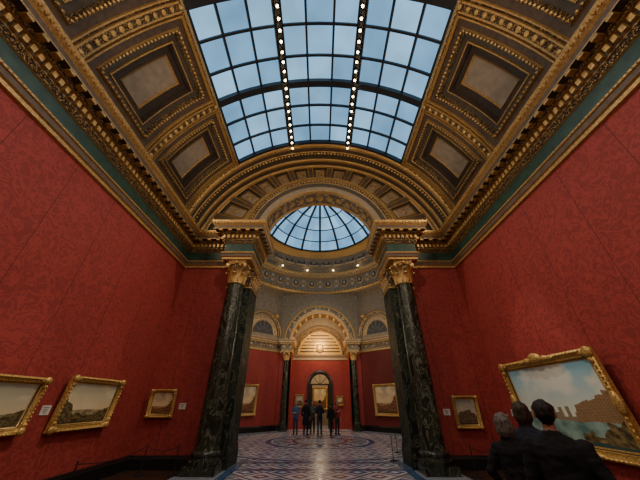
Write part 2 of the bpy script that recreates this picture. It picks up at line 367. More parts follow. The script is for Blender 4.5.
# ------------------------------------------------------------------ columns
def leaf(mb, cx, cy, ang, z, r, h, w, mat):
    d = Vector((cos(ang), sin(ang), 0)); t = Vector((-sin(ang), cos(ang), 0)); rows = []
    for (hr, ro, wf) in ((0, 0.01, .8), (0.35, 0.03, 1), (0.7, 0.05, .95), (0.92, 0.11, .75), (1.0, 0.18, .5), (0.9, 0.21, .25)):
        c = Vector((cx, cy, z+h*hr)) + d*(r+ro*h/0.4)
        rows.append([c - t*w*wf/2 - d*0.02, c + d*0.015, c + t*w*wf/2 - d*0.02])
    mb.grid(rows, mat)
def capital(mb, cx, cy, z0, z1, r, mat="gold"):
    h = z1-z0
    mb.lathe(cx, cy, [(r*1.08, z0-0.04, mat), (r*1.14, z0-0.01, mat), (r*1.02, z0+0.02, "gold_orn"), (r*1.0, z0+h*.5, "gold_orn"), (r*1.18, z0+h*.85, mat), (r*1.2, z0+h*.87, mat)], 24)
    for i in range(8):
        leaf(mb, cx, cy, 2*pi*i/8, z0, r*1.0, h*.42, r*.75, "gold_bright"); leaf(mb, cx, cy, 2*pi*(i+.5)/8, z0+h*.1, r*1.02, h*.62, r*.7, mat)
    for i in range(4):
        a = pi/4+i*pi/2; c = Vector((cx+cos(a)*r*1.45, cy+sin(a)*r*1.45, z0+h*.78))
        Rm = Matrix.Rotation(a, 3, 'Z')
        mb.ell(c, (h*.13, 0.05, h*.13), "gold_bright", Rm, 10, 5)
        mb.tube((cx+cos(a)*r, cy+sin(a)*r, z0+h*.5), c, 0.03, 0.04, mat, 6, 2)
    pts = []
    for i in range(4):
        a = pi/4+i*pi/2; b_ = a+pi/4
        pts += [(r*1.62*cos(a-.07), r*1.62*sin(a-.07)), (r*1.62*cos(a+.07), r*1.62*sin(a+.07)), (r*1.15*cos(b_), r*1.15*sin(b_))]
    rows = [[(cx+x*k, cy+y*k, zz) for x, y in pts] for k, zz in ((.0, z0+h*.86), (.94, z0+h*.86), (.94, z0+h*.92), (1, z0+h*.94), (1, z1), (0, z1))]
    mb.grid(rows, "gold", True)
    for i in range(4): a = i*pi/2; mb.ell((cx+cos(a)*r*1.2, cy+sin(a)*r*1.2, z0+h*.92), (.06, .06, .06), "gold_bright")
def column(name, cx, cy, r, ztop, zcap):
    mb = MB()
    mb.box((cx, cy, .09), (r*2.7, r*2.7, .18), "marble_dark")
    mb.lathe(cx, cy, [(r*1.32, .18, "marble_dark"), (r*1.36, .23, "marble_dark"), (r*1.32, .29, "marble_dark"), (r*1.15, .31, "marble_dark"), (r*1.12, .36, "marble_dark"), (r*1.2, .39, "marble_dark"), (r*1.22, .43, "marble_dark"), (r*1.15, .47, "marble_dark"), (r*1.04, .49, "marble_dark"), (r, .56, "marble_dark"), (r*.99, zcap*.4, "marble_dark"), (r*.94, zcap*.75, "marble_dark"), (r*.87, zcap-.05, "marble_dark"), (r*.9, zcap, "marble_dark")], 32)
    capital(mb, cx, cy, zcap, ztop, r*.88)
    return mb.finish(name, True, angle=40)
for i, sg in enumerate((-1, 1)):
    column("marble_column" if i == 0 else "marble_column.001", sg*3.11, 9.22, .33, 6.14, 5.3)
for i, sg in enumerate((-1, 1)):
    mb = MB()
    mb.box((sg*3.1, YE+TH/2, .2), (1.02, TH+.06, .4), "marble_honed")
    mb.box((sg*3.1, YE+TH/2, .46), (.97, TH+.04, .12), "marble_honed")
    mb.box((sg*3.1, YE+TH/2, 2.9), (.92, TH+.02, 4.9), "marble_honed")
    mb.box((sg*3.1, YE+TH/2, 5.72), (.94, TH+.04, .76), "gold_orn")
    mb.box((sg*3.1, YE+TH/2, 5.34), (.98, TH+.08, .06), "gold"); mb.box((sg*3.1, YE+TH/2, 6.1), (1.04, TH+.14, .09), "gold")
    for k in range(4):
        for row in range(2):
            leaf(mb, sg*2.66, YE+.15+.23*k+row*.1, pi if sg > 0 else 0, 5.36+.2*row, 0, .34, .22, "gold_bright")
    mb.finish("trim_%d" % (4+i))
# ------------------------------------------------------------------ rotunda
oct_l = [(-2.66, YE+TH), (-3.0, YE+TH), (-5.4, 13.0), (-5.4, 19.0), (-3.0, 21.4), (-2.15, 21.4)]
mb = MB()
for sg in (1, -1):
    mb.grid([[(x*sg, y, z) for x, y in oct_l] for z in (0, 5.0)], "red_damask")
    mb.grid([[(x*sg, y, z) for x, y in oct_l[:4]] for z in (5.0, 9.4)], "stone_grey")
    mb.grid([[(x*sg, y, z) for x, y in oct_l[3:5]] for z in (5.0, 9.4)], "stone_grey")
FA_Z, FA_R = 5.6, 2.15
n = 24
for i in range(n):
    a0_, a1_ = pi*i/n, pi*(i+1)/n
    def o_(a):
        c, s_ = cos(a), sin(a); k = min(3.0/abs(c) if abs(c) > 1e-4 else 99, 3.8/s_ if s_ > 1e-4 else 99); return (k*c, 21.4, FA_Z+k*s_)
    mb.poly([(FA_R*cos(a0_), 21.4, FA_Z+FA_R*sin(a0_)), (FA_R*cos(a1_), 21.4, FA_Z+FA_R*sin(a1_)), o_(a1_), o_(a0_)], "stone_grey")
for sg in (-1, 1): mb.box((sg*2.58, 21.45, 5.3), (.85, .1, .62), "stone_grey")
mb.finish("wall_rotunda")
mb = MB()
rp = [(-2.7, YE+TH), (-3.0, YE+TH), (-5.4, 13.0), (-5.4, 19.0), (-3.0, 21.4), (-2.8, 21.4), (-2.8, 20.95), (-2.12, 20.95), (-2.12, 22.6)]
pr = [(0, 4.75, "gold"), (.05, 4.78, "gold"), (.06, 4.86, "stone_grey"), (.06, 5.0, "gold"), (.1, 5.04, "green"), (.03, 5.06, "cream_orn"), (.03, 5.28, "gold"), (.1, 5.32, "gold"), (.16, 5.38, "cream"), (.24, 5.42, "cream"), (.24, 5.5, "gold"), (.3, 5.58, "cream"), (.3, 5.62, "cream"), (-.05, 5.66, "cream")]
for sg in (1, -1):
    mb.sweep(rp, pr, lambda x, y, h: (x*sg, y, h))
    for (x, y, a) in along(offpath(rp, .13), .13): mb.box((x*sg, y, 5.35), (.07, .08, .07), "gold_bright", Matrix.Rotation(a*sg, 3, 'Z'))
    mb.sweep([(-2.66, YE+TH)]+oct_l[1:5]+[(-2.7, 21.4)], [(0, 0, "base_black"), (.06, 0, "base_black"), (.06, .26, "base_black"), (0, .32, "base_black")], lambda x, y, h: (x*sg, y, h))
    mb.box((sg*2.46, 21.2, 5.2), (.66, .45, .8), "stone_grey")
mb.finish("trim_3")
def wallmap(A, B):
    A = Vector((*A, 0)); B = Vector((*B, 0)); d = (B-A).normalized(); nn = Vector((d.y, -d.x, 0)); mid = (A+B)/2
    return lambda s, z, o: mid + d*s + nn*o + Vector((0, 0, z))
mb = MB()
def lunette(mp, r, zc):
    n = 28; cs = [(cos(pi*i/n), sin(pi*i/n)) for i in range(n+1)]
    def ring(rr, o): return [mp(rr*c, zc+rr*s_, o) for c, s_ in cs]
    rings = [(r+.32, 0), (r+.32, .08), (r+.26, .12), (r+.22, .08), (r+.08, .08), (r+.05, .12), (r, .12), (r, .01), (r-.35, .03), (r-.38, .07), (r-.42, .03), (0.01, .03)]
    mb.grid([ring(*q) for q in rings], ["gold", "gold", "gold", "cream_orn", "gold", "gold", "brown", "cream", "gold", "gold", "niche_dark"])
    for i in range(1, 6):
        a = pi*i/6; c0 = mp(.3*cos(a), zc+.3*sin(a), .05); c1 = mp((r-.4)*cos(a), zc+(r-.4)*sin(a), .05)
        mb.tube(c0, c1, .02, .02, "stone_grey", 6, 1)
    for i in range(9):
        a = pi*(i+.5)/9; mb.ell(mp((r-.18)*cos(a), zc+(r-.18)*sin(a), .04), (.09, .09, .09), "gold", nu=6, nv=4)
    for sx_ in (-1, 1):
        mb.ell(mp(sx_*(r*.85), zc+r*1.12, .02), (.2, .2, .2), "gold", nu=10, nv=5)
for sg in (1, -1):
    def mk(A, B):
        f = wallmap(A, B); return lambda s, z, o: Vector((f(s, z, o).x*sg, f(s, z, o).y, z))
    lunette(mk((-5.4, 19.0), (-3.0, 21.4)), 1.32, 5.95)
    lunette(mk((-5.4, 13.0), (-5.4, 19.0)), 2.2, 5.75)
    lunette(mk((-3.0, YE+TH), (-5.4, 13.0)), 1.3, 5.95)
mb.finish("window_3", True, angle=40)
mb = MB()
arc(mb, 0, FA_Z, [(FA_R+.62, 21.4, "gold"), (FA_R+.62, 21.3, "gold"), (FA_R+.55, 21.26, "gold"), (FA_R+.5, 21.3, "cream_orn"), (FA_R+.22, 21.3, "gold"), (FA_R+.18, 21.26, "gold"), (FA_R+.1, 21.26, "cream"), (FA_R, 21.3, "gold"), (FA_R, 21.5, "gold_orn"), (FA_R, 22.6, "gold")], 0, pi, 40)
for i in range(11):
    a = pi*(i+.5)/11
    for yy in (21.75, 22.2): mb.ell((FA_R*cos(a), yy, FA_Z+FA_R*sin(a)), (.12, .14, .12), "gold_bright", nu=8, nv=4)
mb.finish("trim_7", True, angle=40)
for i, sg in enumerate((-1, 1)):
    column("marble_column.00%d" % (2+i), sg*2.46, 21.14, .2, 4.8, 4.25)
mb = MB()
for sg in (-1, 1): mb.box((sg*2.25, 22.05, 2.8), (.2, 1.3, 5.6), "red_damask")
YD = 22.7
dw, dh = .72, 2.75
for sg in (-1, 1): mb.box((sg*(dw+2.3)/2, YD+.1, 2.25), (2.3-dw, .2, 4.5), "red_damask")
for i in range(12):
    t0, t1 = pi*i/12, pi*(i+1)/12
    mb.poly([(dw*cos(t0), YD, dh+dw*sin(t0)), (dw*cos(t1), YD, dh+dw*sin(t1)), (dw*cos(t1), YD, 4.5), (dw*cos(t0), YD, 4.5)], "red_damask")
mb.box((0, YD+.1, 6.3), (4.6, .18, 3.6), "cream")
mb.finish("wall_far")
mb = MB()
mb.sweep([(-2.3, YD), (2.3, YD)], [(0, 4.4, "gold"), (.06, 4.44, "cream"), (.06, 4.62, "gold"), (.14, 4.68, "cream"), (.2, 4.8, "gold"), (0, 4.84, "gold")], lambda x, y, h: (x, y, h))
arc(mb, 0, 4.84, [(2.12, YD, "gold"), (2.12, YD-.12, "gold"), (2.0, YD-.16, "gold_orn"), (1.75, YD-.14, "gold"), (1.7, YD-.03, "gold_bright"), (.05, YD-.03, "gold_bright")], 0, pi, 32)
for k in range(6):
    z = .22+.24*k; wv = sqrt(max(0, 1.6**2-z*z)); mb.box((0, YD-.06, 4.84+z), (2*wv, .05, .06), "brown_dark")
mb.ell((0, YD-.1, 5.3), (.3, .1, .34), "gold", nu=12, nv=6)
mb.finish("trim_8")
mb = MB()
arc(mb, 0, dh, [(dw+.24, YD+.0, "door_dark"), (dw+.24, YD-.08, "door_dark"), (dw+.1, YD-.12, "door_dark"), (dw, YD-.08, "door_dark"), (dw-.02, YD+.2, "door_dark")], 0, pi, 20)
for sg in (-1, 1): mb.box((sg*(dw+.11), YD+.02, dh/2), (.26, .24, dh), "door_dark")
mb.box((0, YD+.1, dh), (2*dw, .08, .1), "door_dark")
for k in range(1, 4):
    a = pi*k/4; mb.tube((0, YD+.1, dh), (dw*cos(a), YD+.1, dh+dw*sin(a)), .02, .02, "door_dark", 6, 1)
for sg in (-1, 1):
    mb.box((sg*(dw-.06), YD+.5, dh/2), (.12, .6, dh), "door_dark")
mb.finish("door_1")
mb = MB(); mb.box((0, 27.0, 2.2), (4, .1, 4.4), "beige")
mb.box((-2, 25, 2.2), (.1, 4.2, 4.4), "beige"); mb.box((2, 25, 2.2), (.1, 4.2, 4.4), "beige"); mb.box((0, 25, 4.4), (4.1, 4.2, .1), "cream"); mb.finish("wall_beyond_door")
mb = MB()
def ringp(r, z, k, n=64): a = 2*pi*k/n; return (r*sin(a), CY - r*cos(a), z)
drum = [(6.6, 9.38, "stone_grey"), (5.45, 9.38, "gold"), (5.36, 9.42, "gold"), (5.32, 9.52, "cream"), (5.42, 9.56, "stone_grey"), (5.42, 9.72, "stone_grey"), (5.42, 10.75, "gold"), (5.3, 10.8, "cream"), (5.2, 10.95, "gold"), (5.12, 11.05, "gold"), (5.1, 11.15, "cream"), (5.3, 11.2, "stone_grey"), (5.2, 11.6, "stone_grey"), (4.75, 12.35, "gold"), (4.3, 12.7, "gold"), (4.15, 12.72, "gold"), (4.12, 12.85, "iron")]
NN = 64
for j in range(len(drum)-1):
    for k in range(NN):
        mid = (k+.5); a = 2*pi*mid/NN
        near = cos(a) > 0 and abs(5.4*sin(a)) < 2.75
        if near and drum[j][1] < 10.7 and j < 7: continue
        (r0, z0, mm), (r1, z1, _) = drum[j], drum[j+1]
        mb.poly([ringp(r0, z0, k), ringp(r0, z0, k+1), ringp(r1, z1, k+1), ringp(r1, z1, k)], mm)
NM = 24
for k in range(NM):
    a = 2*pi*(k+.5)/NM
    if cos(a) > 0 and abs(5.4*sin(a)) < 2.9: continue
    c = Vector((5.38*sin(a), CY-5.38*cos(a), 10.25)); Rm = Matrix.Rotation(a, 3, 'Z')
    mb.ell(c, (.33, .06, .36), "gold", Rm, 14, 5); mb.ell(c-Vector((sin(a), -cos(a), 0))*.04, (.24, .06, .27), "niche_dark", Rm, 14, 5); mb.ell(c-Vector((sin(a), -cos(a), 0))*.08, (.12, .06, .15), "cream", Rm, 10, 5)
    a2 = a+pi/NM; c = Vector((5.38*sin(a2), CY-5.38*cos(a2), 10.25)); Rm = Matrix.Rotation(a2, 3, 'Z')
    for q in (-1, 1):
        mb.ell(c+Vector((0, 0, q*.2)), (.16, .05, .14), "cream", Rm, 8, 4); mb.ell(c+Rm @ Vector((q*.2, 0, 0)), (.1, .05, .1), "gold", Rm, 8, 4)
for k in range(120):
    a = 2*pi*k/120
    if cos(a) > 0 and abs(5.4*sin(a)) < 2.9: continue
    mb.box((5.2*sin(a), CY-5.2*cos(a), 10.86), (.12, .14, .12), "gold", Matrix.Rotation(a, 3, 'Z'))
    mb.box((5.36*sin(a), CY-5.36*cos(a), 9.6), (.12, .1, .1), "gold", Matrix.Rotation(a, 3, 'Z'))
for k in range(28):
    a = 2*pi*(k+.5)/28; Rm = Matrix.Rotation(a, 3, 'Z') @ Matrix.Rotation(radians(31), 3, 'X')
    c = Vector((4.93*sin(a), CY-4.93*cos(a), 11.98)); inn = Rm @ Vector((0, 1, 0))
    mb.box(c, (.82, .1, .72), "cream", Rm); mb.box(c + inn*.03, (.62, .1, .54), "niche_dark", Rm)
    mb.box(c + inn*.06, (.34, .1, .3), "cream", Rm)
mb.finish("ceiling_rotunda")
mb = MB()
gd = [(4.15, 12.8), (3.7, 13.5), (3.0, 14.2), (2.0, 14.8), (.9, 15.15), (.5, 15.2)]
for j in range(len(gd)-1):
    for k in range(32):
        mb.poly([ringp(gd[j][0], gd[j][1], k, 32), ringp(gd[j][0], gd[j][1], k+1, 32), ringp(gd[j+1][0], gd[j+1][1], k+1, 32), ringp(gd[j+1][0], gd[j+1][1], k, 32)], random.choice(["glass_a", "glass_b", "glass_c"]))
        if k % 2 == 0:
            mb.tube(Vector(ringp(gd[j][0]-.05, gd[j][1]-.04, k, 32)), Vector(ringp(gd[j+1][0]-.05, gd[j+1][1]-.04, k, 32)), .09, .09, "iron", 6, 1)
    if j in (0, 1, 2, 3):
        for k in range(32): mb.tube(Vector(ringp(gd[j][0]-.03, gd[j][1]-.03, k, 32)), Vector(ringp(gd[j][0]-.03, gd[j][1]-.03, k+1, 32)), .045 if j else .08, .045 if j else .08, "iron", 6, 1)
mb.ell((0, CY, 15.2), (.6, .6, .15), "gold", nu=16, nv=6)
mb.finish("window_2")
mb = MB()
for k in range(14):
    a = 2*pi*k/14+.22; c = Vector((5.0*sin(a), CY-5.0*cos(a), 11.3)); mb.ell(c, (.06, .06, .06), "lamp_glow", nu=8, nv=5); mb.tube(c+Vector((0, 0, -.12)), c+Vector((0, 0, -.02)), .03, .05, "iron", 8, 2)
mb.finish("cornice_lamps")
# ------------------------------------------------------------------ floor
mb = MB()
mb.box((0, 8.2, -.1), (16, 38.5, .2), "floor_grey")
for k in range(60):
    x = -W+ (k+.5)*(2*W/60); mb.poly([(x-.0892, YB, .002), (x+.0892, YB, .002), (x+.0892, 7.2, .002), (x-.0892, 7.2, .002)], "wood_floor")
for sg in (-1, 1):
    mb.poly([(sg*3.7, 7.2, .002), (sg*W, 7.2, .002), (sg*W, YE, .002), (sg*3.7, YE, .002)], "wood_floor")
def dia(x, y, a, b_, z, mat): mb.poly([(x-a, y, z), (x, y-b_, z), (x+a, y, z), (x, y+b_, z)], mat)
def inside(x, y):
    if y < 11: return abs(x) < 2.3 and y > 7.2
    if y > 21: return abs(x) < 1.9 and y < 22.4
    return abs(x) < 5.0 and abs(x)+abs(y-CY) < 7.7 and abs(y-CY) < 5.0
c_ = 1.0
for i in range(-8, 9):
    for j in range(0, 20):
        x, y = i*c_, 7.4+j*c_*.95
        if inside(x, y):
            dia(x, y, c_*.5, c_*.475, .003, "floor_brown"); dia(x, y, c_*.42, c_*.40, .004, "floor_white"); dia(x, y, c_*.3, c_*.28, .005, "floor_blue"); dia(x, y, c_*.14, c_*.13, .006, "floor_white")
        x2, y2 = x+c_/2, y+c_*.475
        if inside(x2, y2):
            dia(x2, y2, c_*.46, c_*.44, .003, "floor_white"); dia(x2, y2, c_*.24, c_*.23, .004, "floor_brown"); dia(x2, y2, c_*.12, c_*.11, .005, "floor_white")
for k in range(64):
    for (r0, r1, mt, z) in ((4.9, 5.25, "floor_blue", .007), (4.97, 5.05, "floor_white", .008), (2.2, 2.6, "floor_blue", .007), (2.25, 2.35, "floor_white", .008), (1.2, 1.35, "floor_brown", .009)):
        a, b_ = 2*pi*k/64, 2*pi*(k+1)/64
        mb.poly([(r0*sin(a), CY+r0*cos(a), z), (r0*sin(b_), CY+r0*cos(b_), z), (r1*sin(b_), CY+r1*cos(b_), z), (r1*sin(a), CY+r1*cos(a), z)], mt)
for k in range(16):
    a = 2*pi*k/16; t = Vector((cos(a), -sin(a), 0)); d = Vector((sin(a), cos(a), 0)); c0 = Vector((0, CY, .01))
    mb.poly([c0+d*1.3, c0+d*1.7+t*.16, c0+d*2.2, c0+d*1.7-t*.16], "floor_brown" if k % 2 else "floor_blue")
for x in (-2.45, 2.45): mb.poly([(x-.12, 7.2, .004), (x+.12, 7.2, .004), (x+.12, 11.2, .004), (x-.12, 11.2, .004)], "floor_blue")
for yy in (9.6, 10.6): mb.poly([(-2.6, yy-.12, .007), (2.6, yy-.12, .007), (2.6, yy+.12, .007), (-2.6, yy+.12, .007)], "floor_blue")
mb.finish("floor")
# ------------------------------------------------------------------ paintings
def landscape(name, sky0, sky1, cloud, tree, ground, light, hor, trees, seed=0.0, amp=.25, city=None):
    m, nt, b = newmat(name)
    tc = N(nt, "ShaderNodeTexCoord"); s_ = N(nt, "ShaderNodeSeparateXYZ"); L(nt, tc.outputs["Generated"], s_.inputs[0])
    u, v = s_.outputs["X"], s_.outputs["Z"]
    cb = N(nt, "ShaderNodeCombineXYZ"); L(nt, u, cb.inputs[0]); L(nt, v, cb.inputs[1]); cb.inputs[2].default_value = seed
    def noise(sc, det=6, dist=0.0):
        n = N(nt, "ShaderNodeTexNoise"); n.inputs["Scale"].default_value = sc; n.inputs["Detail"].default_value = det; n.inputs["Distortion"].default_value = dist
        L(nt, cb.outputs[0], n.inputs["Vector"]); return n.outputs["Fac"]
    sky = ramp(nt, v, [(hor, sky0), (0.9, sky1)])
    cl = ramp(nt, noise(3.5), [(0.48, (0, 0, 0)), (0.62, (1, 1, 1))])
    m1 = N(nt, "ShaderNodeMixRGB"); L(nt, cl, m1.inputs[0]); L(nt, sky, m1.inputs[1]); m1.inputs[2].default_value = (*cloud, 1)
    def below(hout, amp, sc):
        n = noise(sc, 8); a = N(nt, "ShaderNodeMath", operation='MULTIPLY_ADD'); L(nt, n, a.inputs[0]); a.inputs[1].default_value = amp; L(nt, v, a.inputs[2])
        c = N(nt, "ShaderNodeMath", operation='LESS_THAN'); L(nt, a.outputs[0], c.inputs[0])
        if isinstance(hout, float): c.inputs[1].default_value = hout + amp*.5
        else:
            q = N(nt, "ShaderNodeMath", operation='ADD'); L(nt, hout, q.inputs[0]); q.inputs[1].default_value = amp*.5; L(nt, q.outputs[0], c.inputs[1])
        return c.outputs[0]
    base = m1.outputs[0]
    if city:
        for (cnt, stops, col, sd_) in city:
            q = N(nt, "ShaderNodeMath", operation='MULTIPLY'); L(nt, u, q.inputs[0]); q.inputs[1].default_value = cnt
            f = N(nt, "ShaderNodeMath", operation='FLOOR'); L(nt, q.outputs[0], f.inputs[0])
            ad_ = N(nt, "ShaderNodeMath", operation='ADD'); L(nt, f.outputs[0], ad_.inputs[0]); ad_.inputs[1].default_value = sd_
            wn = N(nt, "ShaderNodeTexWhiteNoise", noise_dimensions='1D'); L(nt, ad_.outputs[0], wn.inputs["W"])
            hh = ramp(nt, u, [(p, (h, h, h)) for p, h in stops])
            hm = N(nt, "ShaderNodeMath", operation='MULTIPLY_ADD'); L(nt, wn.outputs["Value"], hm.inputs[0]); hm.inputs[1].default_value = .11; L(nt, hh, hm.inputs[2])
            lt = N(nt, "ShaderNodeMath", operation='LESS_THAN'); L(nt, v, lt.inputs[0]); L(nt, hm.outputs[0], lt.inputs[1])
            br = N(nt, "ShaderNodeTexBrick"); br.inputs["Scale"].default_value = 22; br.inputs["Color1"].default_value = (*col, 1); br.inputs["Color2"].default_value = (*[x*.7 for x in col], 1); br.inputs["Mortar"].default_value = (*[x*.4 for x in col], 1); br.inputs["Mortar Size"].default_value = .05
            L(nt, cb.outputs[0], br.inputs["Vector"])
            mc = N(nt, "ShaderNodeMixRGB"); L(nt, lt.outputs[0], mc.inputs[0]); L(nt, base, mc.inputs[1]); L(nt, br.outputs["Color"], mc.inputs[2]); base = mc.outputs[0]
    gcol = ramp(nt, noise(9), [(0.35, ground), (0.62, light)])
    tcol = ramp(nt, noise(22), [(0.38, [x*.4 for x in tree]), (0.5, tree), (0.66, [min(1, x*2.2) for x in tree])])
    m2 = N(nt, "ShaderNodeMixRGB"); L(nt, below(hor, .05, 5), m2.inputs[0]); L(nt, base, m2.inputs[1]); L(nt, gcol, m2.inputs[2])
    th = ramp(nt, u, [(p, (h, h, h)) for p, h in trees], 'EASE')
    m3 = N(nt, "ShaderNodeMixRGB"); L(nt, below(th, amp, 9), m3.inputs[0]); L(nt, m2.outputs[0], m3.inputs[1]); L(nt, tcol, m3.inputs[2])
    fg = below(.17, .1, 4)
    m4 = N(nt, "ShaderNodeMixRGB"); L(nt, fg, m4.inputs[0]); L(nt, m3.outputs[0], m4.inputs[1]); m4.inputs[2].default_value = (*[x*.45 for x in ground], 1)
    L(nt, m4.outputs[0], b.inputs["Base Color"]); b.inputs["Roughness"].default_value = .45
landscape("pic_big", (.90, .92, .72), (.20, .56, .76), (.86, .90, .80), (.16, .12, .05), (.10, .22, .20), (.34, .50, .44), .34, [(0, .12), (.3, .16), (.5, .18), (.7, .24), (.85, .34), (1, .32)], 1, .22,
          city=[(30, [(0, .34), (.3, .35), (.6, .38), (1, .42)], (.50, .40, .24), 3), (16, [(0, .05), (.55, .1), (.62, .44), (.85, .52), (1, .48)], (.52, .32, .16), 11)])
landscape("pic_a", (.85, .68, .38), (.50, .54, .42), (.85, .74, .48), (.13, .10, .04), (.17, .13, .07), (.52, .40, .2), .38, [(0, .66), (.18, .52), (.3, .32), (.7, .28), (.85, .42), (1, .5)], 4)
landscape("pic_b", (.72, .62, .38), (.40, .43, .36), (.75, .66, .44), (.12, .09, .04), (.15, .12, .06), (.40, .32, .16), .36, [(0, .34), (.3, .42), (.6, .30), (1, .42)], 7)
landscape("pic_c", (.78, .54, .24), (.42, .42, .34), (.82, .66, .38), (.20, .09, .04), (.26, .13, .05), (.6, .36, .15), .4, [(0, .45), (.3, .32), (.6, .38), (1, .7)], 11)
landscape("pic_d", (.62, .55, .38), (.38, .38, .33), (.7, .62, .42), (.13, .09, .05), (.13, .10, .06), (.34, .26, .15), .3, [(0, .3), (.3, .5), (.6, .55), (1, .3)], 15)
def painting(name, c, rotz, w, h, fw, pic, tilt=0, crest=False):
    mb = MB()
    rect = [(-w/2, -h/2), (-w/2, h/2), (w/2, h/2), (w/2, -h/2)]
    d = fw
    pf = [(0, 0, "frame_gold"), (0, .05, "frame_gold"), (d*.08, .085, "frame_gold"), (d*.22, .10, "frame_gold"), (d*.32, .075, "frame_gold"), (d*.42, .065, "frame_gold"), (d*.62, .05, "frame_gold"), (d*.7, .06, "frame_gold"), (d*.8, .05, "door_dark"), (d*.85, .03, "frame_gold"), (d*1.0, .02, "frame_gold")]
    mp = lambda x, z, o: (x, -o, z)
    mb.sweep(rect, pf, mp, True)
    ix, iz = w/2-d, h/2-d
    mb.poly([(-ix, -.022, -iz), (ix, -.022, -iz), (ix, -.022, iz), (-ix, -.022, iz)], pic)
    mb.poly([(-w/2, 0, -h/2), (w/2, 0, -h/2), (w/2, 0, h/2), (-w/2, 0, h/2)], "door_dark")
    st = d*.45; rr = d*.13
    for (ax, L_) in ((0, w), (1, h)):
        k = int((L_-d)/st)
        for i in range(k):
            t = -L_/2+d*.5+(L_-d)*(i+.5)/k
            for sgn in (-1, 1):
                p = (t, -.10, sgn*(h/2-d*.22)) if ax == 0 else (sgn*(w/2-d*.22), -.10, t)
                mb.ell(p, (rr*1.3 if ax == 0 else rr, .02, rr if ax == 0 else rr*1.3), "frame_gold", nu=6, nv=4)
    for sx_ in (-1, 1):
        for sz_ in (-1, 1):
            mb.ell((sx_*(w/2-d*.4), -.085, sz_*(h/2-d*.4)), (d*.55, .05, d*.55), "frame_gold", nu=10, nv=6)
            mb.ell((sx_*(w/2-d*1.1), -.08, sz_*(h/2-d*.4)), (d*.4, .035, d*.3), "frame_gold", nu=8, nv=5)
            mb.ell((sx_*(w/2-d*.4), -.08, sz_*(h/2-d*1.1)), (d*.3, .035, d*.4), "frame_gold", nu=8, nv=5)
    if crest:
        for sz_ in (1, -1):
            mb.ell((0, -.09, sz_*(h/2-d*.1)), (d*1.0, .06, d*.62), "frame_gold", nu=12, nv=6)
            for q in (-1, 1): mb.ell((q*d*1.4, -.09, sz_*(h/2-d*.25)), (d*.7, .05, d*.35), "frame_gold", nu=10, nv=5); mb.ell((q*d*2.4, -.09, sz_*(h/2-d*.3)), (d*.5, .04, d*.22), "frame_gold", nu=10, nv=5)
        for q in (-1, 1): mb.ell((q*(w/2-d*.2), -.09, 0), (d*.5, .05, d*1.0), "frame_gold", nu=10, nv=6)
    o = mb.finish(name, True, angle=50); o.location = c; o.rotation_euler = (radians(tilt), 0, rotz)
    return o
LF, RT = radians(90), radians(-90)
painting("landscape_painting", (-W+.07, 4.95, 1.56), LF, 1.7, .9, .13, "pic_b", 5)
painting("landscape_painting.001", (-W+.07, 7.18, 1.59), LF, 1.68, 1.02, .14, "pic_a", 5)
painting("canal_painting", (W-.13, 6.84, 1.60), RT, 2.95, 1.84, .2, "pic_big", 6, True)
painting("small_painting", (-4.83, YE-.06, 1.58), 0, .78, .74, .1, "pic_c", 3)
painting("small_painting.001", (4.42, YE-.06, 1.36), 0, .76, .84, .1, "pic_d", 3)
painting("rotunda_painting", (-4.67, 19.63, 1.75), radians(45), 1.5, 1.75, .16, "pic_c", 2)
painting("rotunda_painting.001", (4.28, 20.02, 1.75), radians(-45), 1.8, 1.8, .16, "pic_c", 2)
painting("small_painting.002", (-1.5, YD-.05, 1.7), 0, .6, .8, .08, "pic_d", 2)
painting("small_painting.003", (1.45, YD-.05, 1.7), 0, .5, .6, .08, "pic_c", 2)
painting("portrait_painting", (0, 26.9, 1.9), 0, 1.3, 1.7, .14, "pic_c", 0)
for i, (c, rz) in enumerate((((-W+.01, 6.18, 1.47), LF), ((-4.22, YE-.01, 1.5), 0), ((3.85, YE-.01, 1.35), 0), ((W-.01, 8.8, 1.35), RT))):
    mb = MB(); mb.box((0, 0, 0), (.2, .012, .16), "white_card"); 
    for k in range(4): mb.box((-.01, -.008, .045-.03*k), (.14-.02*k, .003, .008), "iron")
    o = mb.finish("wall_label" + ("" if i == 0 else ".%03d" % i)); o.location = c; o.rotation_euler = (0, 0, rz)
# ------------------------------------------------------------------ rope barriers
def barrier(name, pts):
    mb = MB()
    for (x, y) in pts:
        mb.lathe(x, y, [(.001, 0, "iron"), (.13, 0, "iron"), (.13, .015, "iron"), (.02, .03, "iron"), (.012, .05, "iron"), (.012, .62, "iron"), (.02, .64, "iron"), (.001, .66, "iron")], 14)
    for a, b_ in zip(pts[:-1], pts[1:]):
        prev = None
        for i in range(11):
            t = i/10; p = Vector((a[0]+(b_[0]-a[0])*t, a[1]+(b_[1]-a[1])*t, .6-.1*sin(pi*t)))
            if prev is not None: mb.tube(prev, p, .008, .008, "iron", 6, 1)
            prev = p
    mb.finish(name, True, angle=40)
barrier("rope_barrier", [(-4.6, 6.5), (-4.6, 8.9), (-3.75, 8.9)])
barrier("rope_barrier.001", [(4.6, 8.7), (3.9, 8.7)])
barrier("rope_barrier.002", [(2.35, 10.9), (2.9, 12.6), (4.2, 14.0)])
